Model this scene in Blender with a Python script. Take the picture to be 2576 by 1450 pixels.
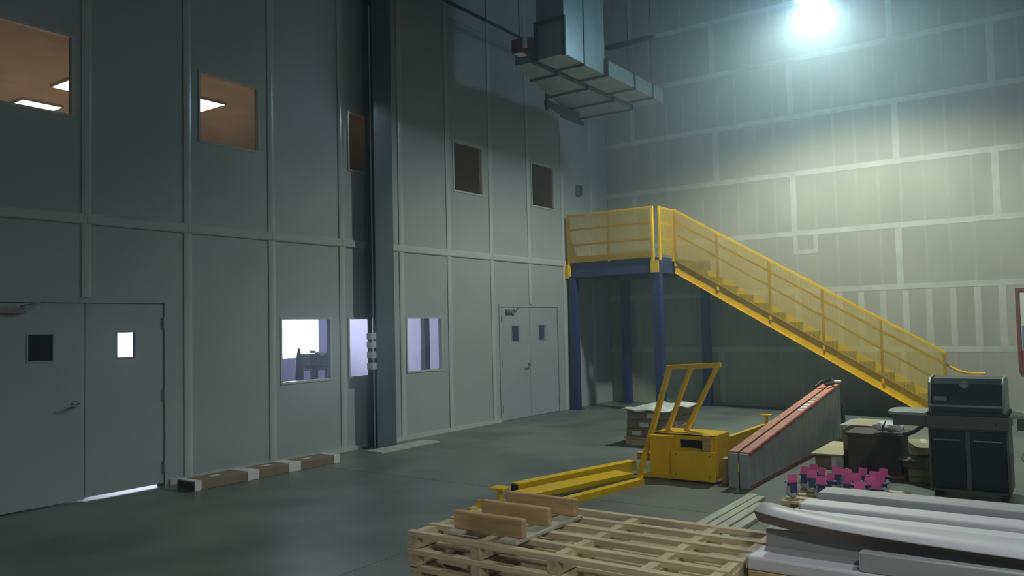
import bpy, bmesh, math, random
from mathutils import Vector, Matrix
random.seed(7)
for o in list(bpy.data.objects): bpy.data.objects.remove(o)
SC = bpy.context.scene
COL = SC.collection

# ------------------------------------------------------------------ camera
F_PX = 2029.51
RW_ = ((0.81706289, 0.57609379, -0.02289496),     # right
       (-0.0455741, 0.02494884, -0.99864937),     # down
       (-0.57474449, 0.81700276, 0.04663973))     # forward
CAM = Vector((8.47, 0.0, 1.70))
cd = bpy.data.cameras.new('camera'); cam = bpy.data.objects.new('camera', cd); COL.objects.link(cam)
cd.sensor_fit = 'HORIZONTAL'; cd.sensor_width = 36.0; cd.lens = F_PX / 2576 * 36
r, d, f = (Vector(v).normalized() for v in RW_)
m3 = Matrix((r, -d, -f)).transposed()
cam.matrix_world = Matrix.Translation(CAM) @ m3.to_4x4()
cd.clip_start = 0.05; cd.clip_end = 200
SC.camera = cam

# ------------------------------------------------------------------ world, light level
W = bpy.data.worlds.new('World'); SC.world = W; W.use_nodes = True
W.node_tree.nodes['Background'].inputs[0].default_value = (0.55, 0.68, 0.70, 1)
W.node_tree.nodes['Background'].inputs[1].default_value = 0.0
SC.view_settings.view_transform = 'Standard'; SC.view_settings.look = 'None'
SC.view_settings.gamma = 1.0; SC.view_settings.use_curve_mapping = False
SC.view_settings.exposure = 0.0
SC.cycles.use_light_tree = False; SC.cycles.max_bounces = 6; SC.cycles.diffuse_bounces = 3; SC.cycles.glossy_bounces = 2; SC.cycles.transmission_bounces = 3; SC.cycles.volume_bounces = 0
LAMP_MAIN = (5.37, 12.5, 6.56)
LAMP_ENERGY = 1700
LAMP_COL = (0.90, 1.0, 0.86)
FILL_LAMPS = [((10.6, 3.2, 6.9), 380), ((10.2, -1.6, 4.9), 620)]
FILL_COL = (1.0, 0.95, 0.84)
DAY_STRENGTH = 12.0
HAZE = 0.021
YB = 15.8           # drywall face
ZC = 10.2           # roof deck

# ------------------------------------------------------------------ materials
MATS = {}
def mat(name, col, rough=0.6, metal=0.0, var=0.0, vscale=6.0, bump=0.0, bscale=60.0, stretch=(1,1,1), spec=0.5, emit=None, estr=0.0, col2=None):
    m = bpy.data.materials.new(name); m.use_nodes = True
    nt = m.node_tree; b = nt.nodes['Principled BSDF']
    b.inputs['Base Color'].default_value = (*col, 1)
    b.inputs['Roughness'].default_value = rough
    b.inputs['Metallic'].default_value = metal
    b.inputs['Specular IOR Level'].default_value = spec
    if emit:
        b.inputs['Emission Color'].default_value = (*emit, 1); b.inputs['Emission Strength'].default_value = estr
    tc = nt.nodes.new('ShaderNodeTexCoord'); mp = nt.nodes.new('ShaderNodeMapping')
    nt.links.new(tc.outputs['Object'], mp.inputs[0]); mp.inputs['Scale'].default_value = stretch
    if var > 0:
        n = nt.nodes.new('ShaderNodeTexNoise'); n.inputs['Scale'].default_value = vscale; n.inputs['Detail'].default_value = 5
        nt.links.new(mp.outputs[0], n.inputs['Vector'])
        cr = nt.nodes.new('ShaderNodeMapRange'); cr.inputs[1].default_value = 0.3; cr.inputs[2].default_value = 0.7
        nt.links.new(n.outputs['Fac'], cr.inputs[0])
        mx = nt.nodes.new('ShaderNodeMix'); mx.data_type = 'RGBA'
        c2 = col2 if col2 else tuple(c * (1 - var) for c in col)
        mx.inputs[6].default_value = (*c2, 1); mx.inputs[7].default_value = (*(min(1, c * (1 + var * .4)) for c in col), 1)
        nt.links.new(cr.outputs[0], mx.inputs[0]); nt.links.new(mx.outputs[2], b.inputs['Base Color'])
    if bump > 0:
        n2 = nt.nodes.new('ShaderNodeTexNoise'); n2.inputs['Scale'].default_value = bscale; n2.inputs['Detail'].default_value = 4
        nt.links.new(mp.outputs[0], n2.inputs['Vector'])
        bp = nt.nodes.new('ShaderNodeBump'); bp.inputs['Strength'].default_value = bump; bp.inputs['Distance'].default_value = 0.01
        nt.links.new(n2.outputs['Fac'], bp.inputs['Height']); nt.links.new(bp.outputs[0], b.inputs['Normal'])
    MATS[name] = m; return m
def glass(name, tint, refl=0.06, rough=0.02):
    m = bpy.data.materials.new(name); m.use_nodes = True; nt = m.node_tree; nt.nodes.clear()
    out = nt.nodes.new('ShaderNodeOutputMaterial'); mx = nt.nodes.new('ShaderNodeMixShader')
    t = nt.nodes.new('ShaderNodeBsdfTransparent'); t.inputs[0].default_value = (*tint, 1)
    g = nt.nodes.new('ShaderNodeBsdfGlossy'); g.inputs['Roughness'].default_value = rough
    mx.inputs[0].default_value = refl
    nt.links.new(t.outputs[0], mx.inputs[1]); nt.links.new(g.outputs[0], mx.inputs[2]); nt.links.new(mx.outputs[0], out.inputs[0])
    MATS[name] = m; return m
def emis(name, col, s):
    m = bpy.data.materials.new(name); m.use_nodes = True; nt = m.node_tree; nt.nodes.clear()
    out = nt.nodes.new('ShaderNodeOutputMaterial'); e = nt.nodes.new('ShaderNodeEmission')
    e.inputs[0].default_value = (*col, 1); e.inputs[1].default_value = s
    nt.links.new(e.outputs[0], out.inputs[0]); MATS[name] = m; return m

mat('panel', (.355, .405, .42), .42, var=.05, vscale=1.2)
mat('batten', (.47, .52, .52), .2, var=.04, vscale=3)
mat('door_paint', (.33, .39, .415), .45, var=.05, vscale=2)
mat('seam_dark', (.10, .12, .12), .8)
mat('drywall', (.425, .44, .37), .85, var=.12, vscale=1.1, stretch=(1, 1, .5))
mat('mud', (.57, .61, .55), .85, var=.15, vscale=5)
mat('mud_thin', (.46, .475, .405), .85, var=.12, vscale=4)
mat('ceiling_deck', (.16, .19, .19), .7)
mat('steel_grey', (.32, .34, .34), .4, metal=.6)
mat('column_paint', (.07, .12, .14), .18, var=.2, vscale=2)
mat('blue', (.018, .045, .16), .4, var=.15, vscale=3)
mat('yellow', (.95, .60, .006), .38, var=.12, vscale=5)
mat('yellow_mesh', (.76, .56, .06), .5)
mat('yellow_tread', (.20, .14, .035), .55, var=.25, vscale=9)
mat('galv', (.42, .52, .52), .36, metal=.75, var=.2, vscale=4, stretch=(1, 1, .3))
mat('galv_dark', (.06, .085, .085), .6, metal=.2)
mat('red_paint', (.22, .02, .03), .45)
mat('concrete', (.16, .185, .17), .42, var=.42, vscale=1.3, bump=.12, bscale=35)
mat('curb', (.48, .50, .48), .8, var=.25, vscale=7)
mat('wood', (.68, .58, .37), .75, var=.32, vscale=5, stretch=(.6, 6, 6), bump=.1)
mat('wood_y', (.66, .56, .36), .75, var=.32, vscale=5, stretch=(6, .6, 6), bump=.1)
mat('wood_brown', (.60, .40, .21), .75, var=.35, vscale=5, stretch=(.7, 6, 6))
mat('wood_pale', (.54, .55, .42), .75, var=.25, vscale=4, stretch=(6, .6, 6))
mat('cardboard', (.25, .195, .13), .85, var=.18, vscale=4)
mat('cardboard_pale', (.52, .47, .28), .85, var=.15, vscale=3)
mat('dark_brown', (.085, .055, .045), .7, var=.3, vscale=5)
mat('white_wrap', (.72, .74, .76), .5, var=.1, vscale=6)
mat('white_board', (.66, .65, .70), .5, var=.08, vscale=2, stretch=(.5, 3, 3))
mat('grey_board', (.40, .41, .42), .55, var=.12, vscale=3, stretch=(.4, 4, 4))
mat('underside_shade', (.22, .17, .14), .7, var=.2)  # brown that paints the shade below the curled sheet
mat('film', (.70, .73, .72), .25, var=.15, vscale=8, spec=.8)
mat('grey_rib', (.36, .38, .38), .6, var=.15, vscale=5)
mat('coral', (.60, .24, .17), .6, var=.25, vscale=7)
mat('red_edge', (.46, .06, .06), .5)
mat('black', (.012, .014, .015), .5)
mat('black_gloss', (.010, .018, .022), .18)
mat('stainless', (.42, .45, .45), .3, metal=.85, var=.08)
mat('grill_grey', (.12, .125, .125), .4, metal=.4)
mat('table_grey', (.34, .38, .37), .4, var=.1)
mat('chrome', (.75, .78, .78), .12, metal=1)
mat('pink', (1.0, .18, .44), .7, var=.15, vscale=12)
mat('caster_blue', (.06, .08, .22), .45)
mat('caster_grey', (.45, .50, .54), .35)
mat('lilac_wall', (.46, .46, .61), .7)
mat('warm_ceiling', (.56, .54, .50), .85, var=.18, vscale=2.2)
mat('warm_wall', (.52, .49, .45), .85, var=.1)
mat('office_floor', (.42, .40, .37), .8)
mat('machine_dark', (.10, .11, .17), .6)
mat('frame_wood', (.20, .09, .06), .5, var=.2)
mat('paper', (.72, .74, .72), .7)
mat('paper_blue', (.18, .26, .40), .7)
mat('paper_red', (.38, .07, .07), .7)
mat('lamp_metal', (.55, .58, .60), .35, metal=.7)
mat('crate_green', (.16, .20, .18), .6, var=.2)
glass('pane', (.90, .92, .92), .05)
glass('pane_warm', (.80, .70, .60), .05)
glass('pane_low_lit', (.55, .49, .41), .05)  # warm pane tint darkened to paint in the less lit rooms
glass('pane_shade', (.20, .26, .32), .06)  # tint paints in the dark room behind the left vision pane
emis('daylight', (.80, .86, 1.0), DAY_STRENGTH)
emis('troffer', (1.0, .93, .86), 25.0)
emis('bulb', (.62, .86, 1.0), 110)
emis('bell', (.36, .72, 1.0), 48)
emis('bell_dim', (.50, .80, 1.0), 3)

# ------------------------------------------------------------------ helpers
ORG = {}
class MB:
    def __init__(s): s.v = []; s.f = []
    def add(s, vs, fs):
        n = len(s.v); s.v += [Vector(v) for v in vs]; s.f += [tuple(i + n for i in q) for q in fs]; return s
    def box(s, x0, x1, y0, y1, z0, z1):
        return s.add([(x0,y0,z0),(x1,y0,z0),(x1,y1,z0),(x0,y1,z0),(x0,y0,z1),(x1,y0,z1),(x1,y1,z1),(x0,y1,z1)],
              [(0,3,2,1),(4,5,6,7),(0,1,5,4),(1,2,6,5),(2,3,7,6),(3,0,4,7)])
    def obox(s, c, size, rot):
        n = len(s.v); s.box(-size[0]/2, size[0]/2, -size[1]/2, size[1]/2, -size[2]/2, size[2]/2)
        for i in range(n, len(s.v)): s.v[i] = rot @ s.v[i] + Vector(c)
        return s
    def bar(s, p, q, w, h, up=(0,0,1)):
        p, q = Vector(p), Vector(q); a = (q - p).normalized(); u = Vector(up)
        b = a.cross(u).normalized(); u = b.cross(a).normalized()
        vs = []
        for e in (p, q):
            for sb, su in ((-1,-1),(1,-1),(1,1),(-1,1)): vs.append(e + b*sb*w/2 + u*su*h/2)
        return s.add(vs, [(0,3,2,1),(4,5,6,7),(0,1,5,4),(1,2,6,5),(2,3,7,6),(3,0,4,7)])
    def tube(s, pts, rad, n=8, cap=True):
        pts = [Vector(p) for p in pts]; rings = []
        rads = rad if isinstance(rad, (list, tuple)) else [rad]*len(pts)
        up = Vector((0,0,1))
        for i, p in enumerate(pts):
            a = (pts[min(i+1, len(pts)-1)] - pts[max(i-1, 0)]).normalized()
            uu = up if abs(a.dot(up)) < .95 else Vector((1,0,0))
            b = a.cross(uu).normalized(); c = b.cross(a).normalized()
            rings.append([p + (b*math.cos(2*math.pi*k/n) + c*math.sin(2*math.pi*k/n))*rads[i] for k in range(n)])
        vs = [v for rg in rings for v in rg]; fs = []
        for i in range(len(pts)-1):
            for k in range(n): fs.append((i*n+k, i*n+(k+1)%n, (i+1)*n+(k+1)%n, (i+1)*n+k))
        if cap: fs += [tuple(range(n-1,-1,-1)), tuple(range((len(pts)-1)*n, len(pts)*n))]
        return s.add(vs, fs)
    def cyl(s, p, q, rad, n=16): return s.tube([p, q], rad, n)
    def prism(s, poly, axis, a0, a1):
        n = len(poly)
        def P(u, w, a): return {0:(a,u,w), 1:(u,a,w), 2:(u,w,a)}[axis]
        vs = [P(u,w,a0) for u,w in poly] + [P(u,w,a1) for u,w in poly]
        fs = [tuple(range(n)), tuple(range(2*n-1, n-1, -1))] + [(i, i+n, (i+1)%n+n, (i+1)%n) for i in range(n)]
        return s.add(vs, fs)
    def lathe(s, prof, c, n=24):
        c = Vector(c); vs = []; fs = []; m = len(prof)
        for k in range(n):
            a = 2*math.pi*k/n
            for rr, z in prof: vs.append(c + Vector((rr*math.cos(a), rr*math.sin(a), z)))
        for k in range(n):
            for i in range(m-1): fs.append((k*m+i, ((k+1)%n)*m+i, ((k+1)%n)*m+i+1, k*m+i+1))
        return s.add(vs, fs)
    def holed(s, x0, x1, y0, y1, z0, z1, holes):
        """slab in the YZ plane with rectangular holes (y0,y1,z0,z1)"""
        ys = sorted({y0, y1, *[min(max(h[i], y0), y1) for h in holes for i in (0, 1)]})
        zs = sorted({z0, z1, *[min(max(h[i], z0), z1) for h in holes for i in (2, 3)]})
        for a, b in zip(ys, ys[1:]):
            for c, e in zip(zs, zs[1:]):
                my, mz = (a+b)/2, (c+e)/2
                if b-a < 1e-6 or e-c < 1e-6 or any(h[0] < my < h[1] and h[2] < mz < h[3] for h in holes): continue
                s.box(x0, x1, a, b, c, e)
        return s
    def build(s, name, m, parent=None, bevel=0, smooth=False, local=False):
        org = Vector((0,0,0))
        if parent is not None: org = Vector((0,0,0)) if local else ORG.get(parent.name, Vector((0,0,0)))
        elif not local:
            xs = [v.x for v in s.v]; ys = [v.y for v in s.v]; zs = [v.z for v in s.v]
            org = Vector(((min(xs)+max(xs))/2, (min(ys)+max(ys))/2, min(zs)))
        me = bpy.data.meshes.new(name); me.from_pydata([tuple(v - org) for v in s.v], [], s.f)
        bm = bmesh.new(); bm.from_mesh(me); bmesh.ops.recalc_face_normals(bm, faces=bm.faces); bm.to_mesh(me); bm.free()
        me.materials.append(MATS[m] if isinstance(m, str) else m)
        if smooth:
            for p in me.polygons: p.use_smooth = True
            me.set_sharp_from_angle(angle=math.radians(38))
        o = bpy.data.objects.new(name, me); COL.objects.link(o)
        if parent is not None: o.parent = parent
        else: o.location = org
        ORG[o.name] = org
        if bevel:
            b = o.modifiers.new('bevel', 'BEVEL'); b.width = bevel; b.segments = 2; b.limit_method = 'ANGLE'; b.angle_limit = math.radians(40)
        return o
def B(*a): return MB().box(*a)
def tag(o, label=None, cat=None, group=None, kind=None):
    if label: o['label'] = label
    if cat: o['category'] = cat
    if group: o['group'] = group
    if kind: o['kind'] = kind
    return o
def root(name, loc, label=None, cat=None, group=None, kind=None, rz=0):
    o = bpy.data.objects.new(name, None); COL.objects.link(o); o.location = loc; o.rotation_euler = (0,0,rz)
    o.empty_display_size = .1
    ORG[o.name] = Vector(loc); return tag(o, label, cat, group, kind)
def copy_tree(o, parent=None):
    c = o.copy(); COL.objects.link(c); c.parent = parent
    for ch in [x for x in bpy.data.objects if x.parent == o]: copy_tree(ch, c)
    return c

# ================================================================== SETTING
# floor of concrete slabs divided by saw-cut joints
fl = B(-8, 16, -7, 16.1, -.2, -.006).build('floor', 'concrete'); tag(fl, 'smooth grey-green concrete warehouse floor', 'floor', kind='structure')
xs = [-.13, 4.2, 8.6, 13.0, 16]; ys = [-7, -2.3, 2.3, 6.9, 11.5, 15.9]
for i in range(4):
    for j in range(5):
        B(xs[i]+.004, xs[i+1]-.004, ys[j]+.004, ys[j+1]-.004, -.006, 0).build('slab', 'concrete', fl)

# left wall: modular panels between battens, belt rail at 2.92
WL = root('wall_left', (0, 0, 0), 'pale modular panel wall with battens, windows and double doors', 'wall', kind='structure')
BAT = [-6.4, -5.2, -4.0, -2.8, -1.63, -.44, .75, 1.93, 3.12, 4.316, 5.487, 6.683, 7.89, 9.109, 10.25, 11.437, 12.633, 13.86, 15.05, YB]
UP = [(3.33, 4.18), (5.65, 6.5), (8.04, 8.88), (10.41, 11.21), (12.76, 13.56)]
LO = [(6.82, 7.67), (8.0, 8.85), (9.2, 10.04)]
UZ = (3.98, 4.82); LZ = (1.02, 1.86)
D1 = (3.42, 5.19); D2 = (11.66, 13.57); DH = 2.04
def clip(h, a, b): return (max(h[0], a), min(h[1], b), h[2], h[3]) if h[1] > a and h[0] < b else None
lowh = [(a, b, *LZ) for a, b in LO] + [(D1[0]-.05, D1[1]+.05, -.1, DH+.05), (D2[0]-.05, D2[1]+.05, -.1, DH+.05)]
upph = [(a, b, *UZ) for a, b in UP]
for a, b in zip(BAT, BAT[1:]):
    for z0, z1, hs in ((0, 2.92, lowh), (2.92, 6.9, upph), (6.9, ZC, [])):
        hh = [c for c in (clip(h, a, b) for h in hs) if c]
        MB().holed(-.06, 0, a+.003, b-.003, z0+.002, z1-.002, hh).build('wall_panel', 'panel', WL)
for y in BAT[1:-1]:
    low = 0.
    if D1[0] < y < D1[1] or D2[0] < y < D2[1]: low = DH+.06
    for z0, z1 in ((low, 2.865), (2.975, 6.9), (6.9, ZC)):
        if any(a < y < b for a, b in UP): pass
        m = MB(); w = .05
        m.prism([(y-w, 0)] + [(y+w*u_/8, .012+.006*(1-(u_/8)**2)) for u_ in range(-8, 9)] + [(y+w, 0)], 2, z0, z1)
        m.v = [Vector((v.y, v.x, v.z)) for v in m.v]
        bo = m.build('batten', 'batten', WL, smooth=True)
for a, b in zip(BAT, BAT[1:]):
    m = MB(); m.prism([(0, 2.865), (.016, 2.865), (.026, 2.88), (.026, 2.96), (.016, 2.975), (0, 2.975)], 1, a+.002, b-.002)
    m.build('belt_rail', 'batten', WL)
B(0, .03, 5.25, 11.6, 0, .06).build('baseboard_left', 'batten'); tag(bpy.data.objects['baseboard_left'], 'pale base strip along the panel wall between the doors', 'baseboard', kind='structure')

# windows
def window(n, y0, y1, z0, z1, pane, label):
    w = root('window_%d' % n, (0, (y0+y1)/2, z0), label, 'window', kind='structure')
    m = MB(); t = .016
    m.box(-.062, .012, y0-.012, y0+t, z0-.012, z1+.012); m.box(-.062, .012, y1-t, y1+.012, z0-.012, z1+.012)
    m.box(-.062, .012, y0+t, y1-t, z0-.012, z0+t); m.box(-.062, .012, y0+t, y1-t, z1-t, z1+.012)
    m.build('window_frame', 'batten', w)
    B(-.035, -.029, y0+t, y1-t, z0+t, z1-t).build('pane', pane, w)
    return w
ul = ['large upper window at the far left with two bright ceiling lights inside', 'upper window with one glowing triangle of ceiling light',
      'warm brown upper window half hidden by the steel column', 'dim brown upper window right of the column', 'small brown upper window nearest the stair platform']
for i, (a, b) in enumerate(UP): window(i+1, a, b, *UZ, ['pane_warm', 'pane_warm', 'pane_low_lit', 'pane_low_lit', 'pane_low_lit'][i], ul[i])
ll = ['lower window glaring with blue-white daylight', 'lilac lower window half hidden by the steel column', 'lilac lower window with a dark upright behind the glass']
for i, (a, b) in enumerate(LO): window(i+6, a, b, *LZ, 'pane', ll[i])

# double doors
def double_door(n, y0, y1, ym, label, closer_leaf, lites, handle, panes, gaps):
    D = root('door_%d' % n, (0, (y0+y1)/2, 0), label, 'door', kind='structure')
    m = MB(); m.box(-.10, .012, y0-.05, y0, 0, DH+.05); m.box(-.10, .012, y1, y1+.05, 0, DH+.05); m.box(-.10, .012, y0, y1, DH, DH+.05)
    m.box(-.10, -.052, y0, y0+.025, 0, DH); m.box(-.10, -.052, y1-.025, y1, 0, DH); m.box(-.10, -.052, y0+.025, y1-.025, DH-.03, DH); m.build('door_frame', 'door_paint', D)
    B(-.075, -.048, ym-.03, ym+.03, max(gaps), DH-.03).build('astragal', 'door_paint', D)
    for k, (a, b) in enumerate(((y0+.006, ym-.003), (ym+.003, y1-.006))):
        l = lites[k]
        lf = MB().holed(-.045, 0.0, a, b, gaps[k], DH-.006, [l]).build('leaf', 'door_paint', D)
        B(-.026, -.02, l[0], l[1], l[2], l[3]).build('vision_pane', panes[k], lf)
        f2 = MB(); t = .012
        f2.box(0, .008, l[0]-t, l[0], l[2]-t, l[3]+t); f2.box(0, .008, l[1], l[1]+t, l[2]-t, l[3]+t); f2.box(0, .008, l[0], l[1], l[2]-t, l[2]); f2.box(0, .008, l[0], l[1], l[3], l[3]+t)
        f2.build('vision_frame', 'door_paint', lf)
        yh = a+.004 if k == 0 else b-.004
        for z in (.22, 1.02, 1.82):
            h = MB(); h.cyl((.012, yh, z-.055), (.012, yh, z+.055), .011, 10); h.cyl((.012, yh, z-.065), (.012, yh, z-.055), .007, 8); h.cyl((.012, yh, z+.055), (.012, yh, z+.065), .007, 8)
            h.build('hinge', 'steel_grey', lf, smooth=True)
        if k == handle[2]:
            h = MB(); y, z = handle[0], handle[1]
            h.cyl((0, y, z), (.015, y, z), .034, 20); h.cyl((.015, y, z), (.06, y, z), .012, 12)
            h.tube([(.06, y+.01, z), (.062, y-.04, z-.004), (.06, y-.11, z-.012), (.045, y-.135, z-.016)], [.013, .012, .010, .008], 10)
            h.build('lever_handle', 'chrome', lf, smooth=True)
        if k == closer_leaf[0]:
            y = closer_leaf[1]; h = MB(); h.box(.0, .055, y, y+.24, DH-.11, DH-.045)
            h.bar((.05, y+.2, DH-.04), (.17, y+.26, DH-.02), .025, .01); h.bar((.17, y+.26, DH-.02), (.03, y+.42, DH+.01), .025, .01)
            h.build('door_closer', 'steel_grey', lf, bevel=.004)
    return D
double_door(1, D1[0], D1[1], 4.306, 'near pair of grey steel doors, daylight in one vision pane', (0, 3.46), [(3.75, 3.985, 1.455, 1.72), (4.65, 4.85, 1.455, 1.72)], (4.21, 1.0, 0), ['pane_shade', 'pane'], [.016, .03])
double_door(2, D2[0], D2[1], 12.58, 'far pair of pale steel doors beside the stair platform', (0, 11.8), [(12.0, 12.275, 1.42, 1.70), (12.895, 13.155, 1.42, 1.70)], (12.52, .96, 0), ['pane', 'pane'], [.008, .008])

# drywall wall with taped joints
WR = root('wall_back', (0, YB, 0), 'unpainted taped drywall wall behind the yellow staircase', 'wall', kind='structure')
RZ = [0, 1.122, 2.24, 3.346, 4.504, 5.61, 6.73, 7.84, 8.95, ZC]
SE = [2.5, 4.05, 2.5, 4.04, 2.52, 4.05, 2.5, 4.04, 2.5]
for j in range(9):
    sx = SE[j]; cuts = [0] + [x for x in [sx-3.38, sx, sx+3.36, sx+6.74, sx+10.1] if .2 < x < 15.9] + [16]
    for a, b in zip(cuts, cuts[1:]):
        B(a+.002, b-.002, YB, YB+.03, RZ[j]+.002, RZ[j+1]-.002).build('drywall_board', 'drywall', WR)
    for x in cuts[1:-1]:
        B(x-.055, x+.055, YB-.003, YB, RZ[j]+.05, RZ[j+1]-.05).build('joint_tape', 'mud', WR)
    x = .35
    while x < 9.5:
        if all(abs(x-c) > .12 for c in cuts):
            heavy = (j == 1 and x > 4.6)
            w = .05 if heavy else .022
            B(x-w, x+w, YB-.0015, YB, RZ[j]+.06, RZ[j+1]-.06).build('screw_line', 'mud' if heavy else 'mud_thin', WR)
        x += .372
    if j: 
        for a, b in zip(cuts, cuts[1:]): B(a, b, YB-.003, YB, RZ[j]-.05, RZ[j]+.05).build('joint_tape', 'mud', WR)
pm = MB(); px0, px1, pz0, pz1 = 4.05, 4.42, 2.98, 3.3
pm.box(px0-.04, px0+.04, YB-.004, YB, pz0-.04, pz1); pm.box(px1-.04, px1+.04, YB-.004, YB, pz0-.04, pz1); pm.box(px0+.04, px1-.04, YB-.004, YB, pz0-.04, pz0+.04)
pm.build('patch_tape', 'mud', WR)
B(0, 16, YB+.03, YB+.2, 0, ZC).build('wall_core', 'steel_grey', WR)
wr = B(16, 16.2, -7, 16, 0, ZC).build('wall_right', 'drywall'); tag(wr, 'plain drywall side wall behind the viewer', 'wall', kind='structure')
wf = B(-.1, 16, -7.2, -7, 0, ZC).build('wall_front', 'drywall'); tag(wf, 'plain drywall wall behind the viewer', 'wall', kind='structure')
ce = root('ceiling', (8, 4, ZC), 'dark steel roof deck high above the floor', 'ceiling', kind='structure')
B(-8, 16.2, -7.2, 16.2, ZC, ZC+.2).build('roof_deck', 'ceiling_deck', ce)
for y in range(-5, 16, 3):
    j = MB(); j.box(0, 16, y-.06, y+.06, ZC-.5, ZC-.46); j.box(0, 16, y-.06, y+.06, ZC-.05, ZC)
    for k in range(32):
        x = k*.5; j.bar((x, y, ZC-.48), (x+.25, y, ZC-.03), .03, .03, (0,1,0)); j.bar((x+.25, y, ZC-.03), (x+.5, y, ZC-.48), .03, .03, (0,1,0))
    j.build('roof_joist', 'steel_grey', ce)

# ---- rooms behind the left wall (seen through its panes)
RX = -7.2
rm = root('wall_office', (RX, 8, 0), 'rooms behind the panel wall, lilac below and warm brown above', 'room', kind='structure')
B(RX-.1, -.10, 2.3, 14.2, 2.93, 3.12).build('floor_slab', 'office_floor', rm)
B(RX-.1, -.10, 2.3, 16, 5.5, 5.6).build('upper_ceiling', 'warm_ceiling', rm)
B(RX-.1, RX, 2.3, 16, 3.12, 5.5).build('upper_back_wall', 'warm_wall', rm)
B(RX, -.10, 2.2, 2.3, 0, 5.5).build('end_wall', 'lilac_wall', rm)
B(RX, -.10, 14.0, 14.1, 3.12, 5.5).build('upper_partition', 'warm_wall', rm)
B(RX, -.10, 14.0, 14.1, 0, 2.93).build('lower_partition', 'lilac_wall', rm)
B(-5.0, -1.6, 12.3, 12.4, 0, 2.9).build('stub_partition', 'lilac_wall', rm)
MB().holed(-5.1, -5.0, 2.3, 14.0, 0, 2.93, [(7.0, 11.85, 1.13, 2.75)]).build('lower_back_wall', 'lilac_wall', rm)
B(-5.05, -.10, 2.3, 14.0, 2.9, 2.93).build('lower_ceiling', 'lilac_wall', rm)
dw = B(-5.3, -5.28, 6.7, 12.2, .9, 2.9).build('window_9', 'daylight'); tag(dw, 'dazzling daylit outer window seen through the lower glazing', 'window', kind='structure')
for (x0, y0) in ((-4.15, 7.5), (-4.08, 5.88), (-6.30, 5.92)):
    t = root('ceiling_troffer', (x0+.6, y0+.3, 5.46), None, 'light', 'lights in the upstairs office')
    tag(t, {(-4.15, 7.5): 'glowing ceiling panel light in the window left of the shiny battens', (-4.08, 5.88): 'triangular looking glowing ceiling panel at the right edge of the far left window',
            (-6.30, 5.92): 'slim glowing ceiling panel low in the far left window'}[(x0, y0)])
    m = MB(); m.box(x0-.02, x0, y0-.02, y0+.62, 5.46, 5.5); m.box(x0+1.2, x0+1.22, y0-.02, y0+.62, 5.46, 5.5); m.box(x0, x0+1.2, y0-.02, y0, 5.46, 5.5); m.box(x0, x0+1.2, y0+.6, y0+.62, 5.46, 5.5)
    m.build('trim_frame', 'batten', t); B(x0, x0+1.2, y0, y0+.6, 5.475, 5.498).build('diffuser', 'troffer', t)
# things in the lower room
wb = root('workbench', (-1.5, 8.6, 0), 'dark workbench with a boxy machine behind the glaring window', 'workbench')
m = MB(); m.box(-1.5, -1.15, 8.33, 9.0, 1.08, 1.12); m.build('bench_top', 'machine_dark', wb)
for x in (-1.48, -1.22):
    for y in (8.35, 8.64, 8.93): B(x, x+.05, y, y+.05, 0, 1.08).build('leg', 'machine_dark', wb)
mc = root('bench_machine', (-1.55, 8.8, 1.1), 'squat dark machine with a domed hood on the workbench', 'machine')
B(-1.48, -1.2, 8.36, 8.55, 1.125, 1.34).build('motor_box', 'machine_dark', mc, bevel=.03)
B(-1.4, -1.3, 8.49, 8.54, 1.345, 1.385).build('knob', 'machine_dark', mc, bevel=.01)
m = MB(); m.prism([(8.60, 1.125), (8.95, 1.125), (8.95, 1.30), (8.88, 1.35), (8.78, 1.37), (8.68, 1.35), (8.60, 1.30)], 0, -1.48, -1.2); m.build('hood', 'machine_dark', mc, bevel=.01)
po = MB(); po.lathe([(0, 0), (.07, 0), (.07, .9), (.055, 1.2), (.02, 1.42), (0, 1.44)], (-1.2, 8.12, 0), 16); po = po.build('bottle_stand', 'machine_dark', smooth=True)
tag(po, 'tall dark tapering cylinder silhouetted in the glaring window', 'stand')
cb = root('dark_blocker', (-1.1, 4.32, 0), 'dark block added to darken the left door vision pane', 'cabinet')  # added block, stands in for the dark part of the room
B(-1.35, -.85, 3.9, 4.75, 0, 2.0).build('body', 'machine_dark', cb); B(-.85, -.83, 3.92, 4.32, .05, 1.95).build('door', 'machine_dark', cb); B(-.85, -.83, 4.33, 4.73, .05, 1.95).build('door', 'machine_dark', cb)
ip = root('indoor_post', (-.75, 10.5, 0), 'dark upright post behind the lilac lower window', 'post')
B(-.80, -.70, 10.42, 10.54, 0.02, 2.9).build('shaft', 'machine_dark', ip); B(-.88, -.62, 10.34, 10.62, 0, .02).build('base_plate', 'machine_dark', ip)

# ================================================================== STEEL COLUMN
cl = root('steel_column', (.16, 8.49, 0), 'dark teal steel column standing against the panel wall', 'column')
B(.07, .086, 8.30, 8.68, .02, ZC).build('flange', 'column_paint', cl, bevel=.003)
B(.235, .252, 8.30, 8.68, .02, ZC).build('flange', 'column_paint', cl, bevel=.003)
B(.086, .235, 8.483, 8.497, .02, ZC).build('web', 'column_paint', cl)
B(.03, .30, 8.22, 8.76, 0, .02).build('base_plate', 'column_paint', cl)
cu = B(.305, .62, 8.0, 9.2, 0, .018).build('concrete_pad', 'curb'); tag(cu, 'whitish concrete patch on the floor at the column foot', 'floor patch')
cn = root('conduit_run', (.2, 8.27, 0), 'thin pale conduit with four outlet boxes on the teal column', 'conduit')
m = MB(); m.tube([(.205, 8.285, .02), (.205, 8.285, 3.4), (.205, 8.285, 6.4)], .011, 8); m.build('pipe', 'batten', cn, smooth=True)
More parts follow.
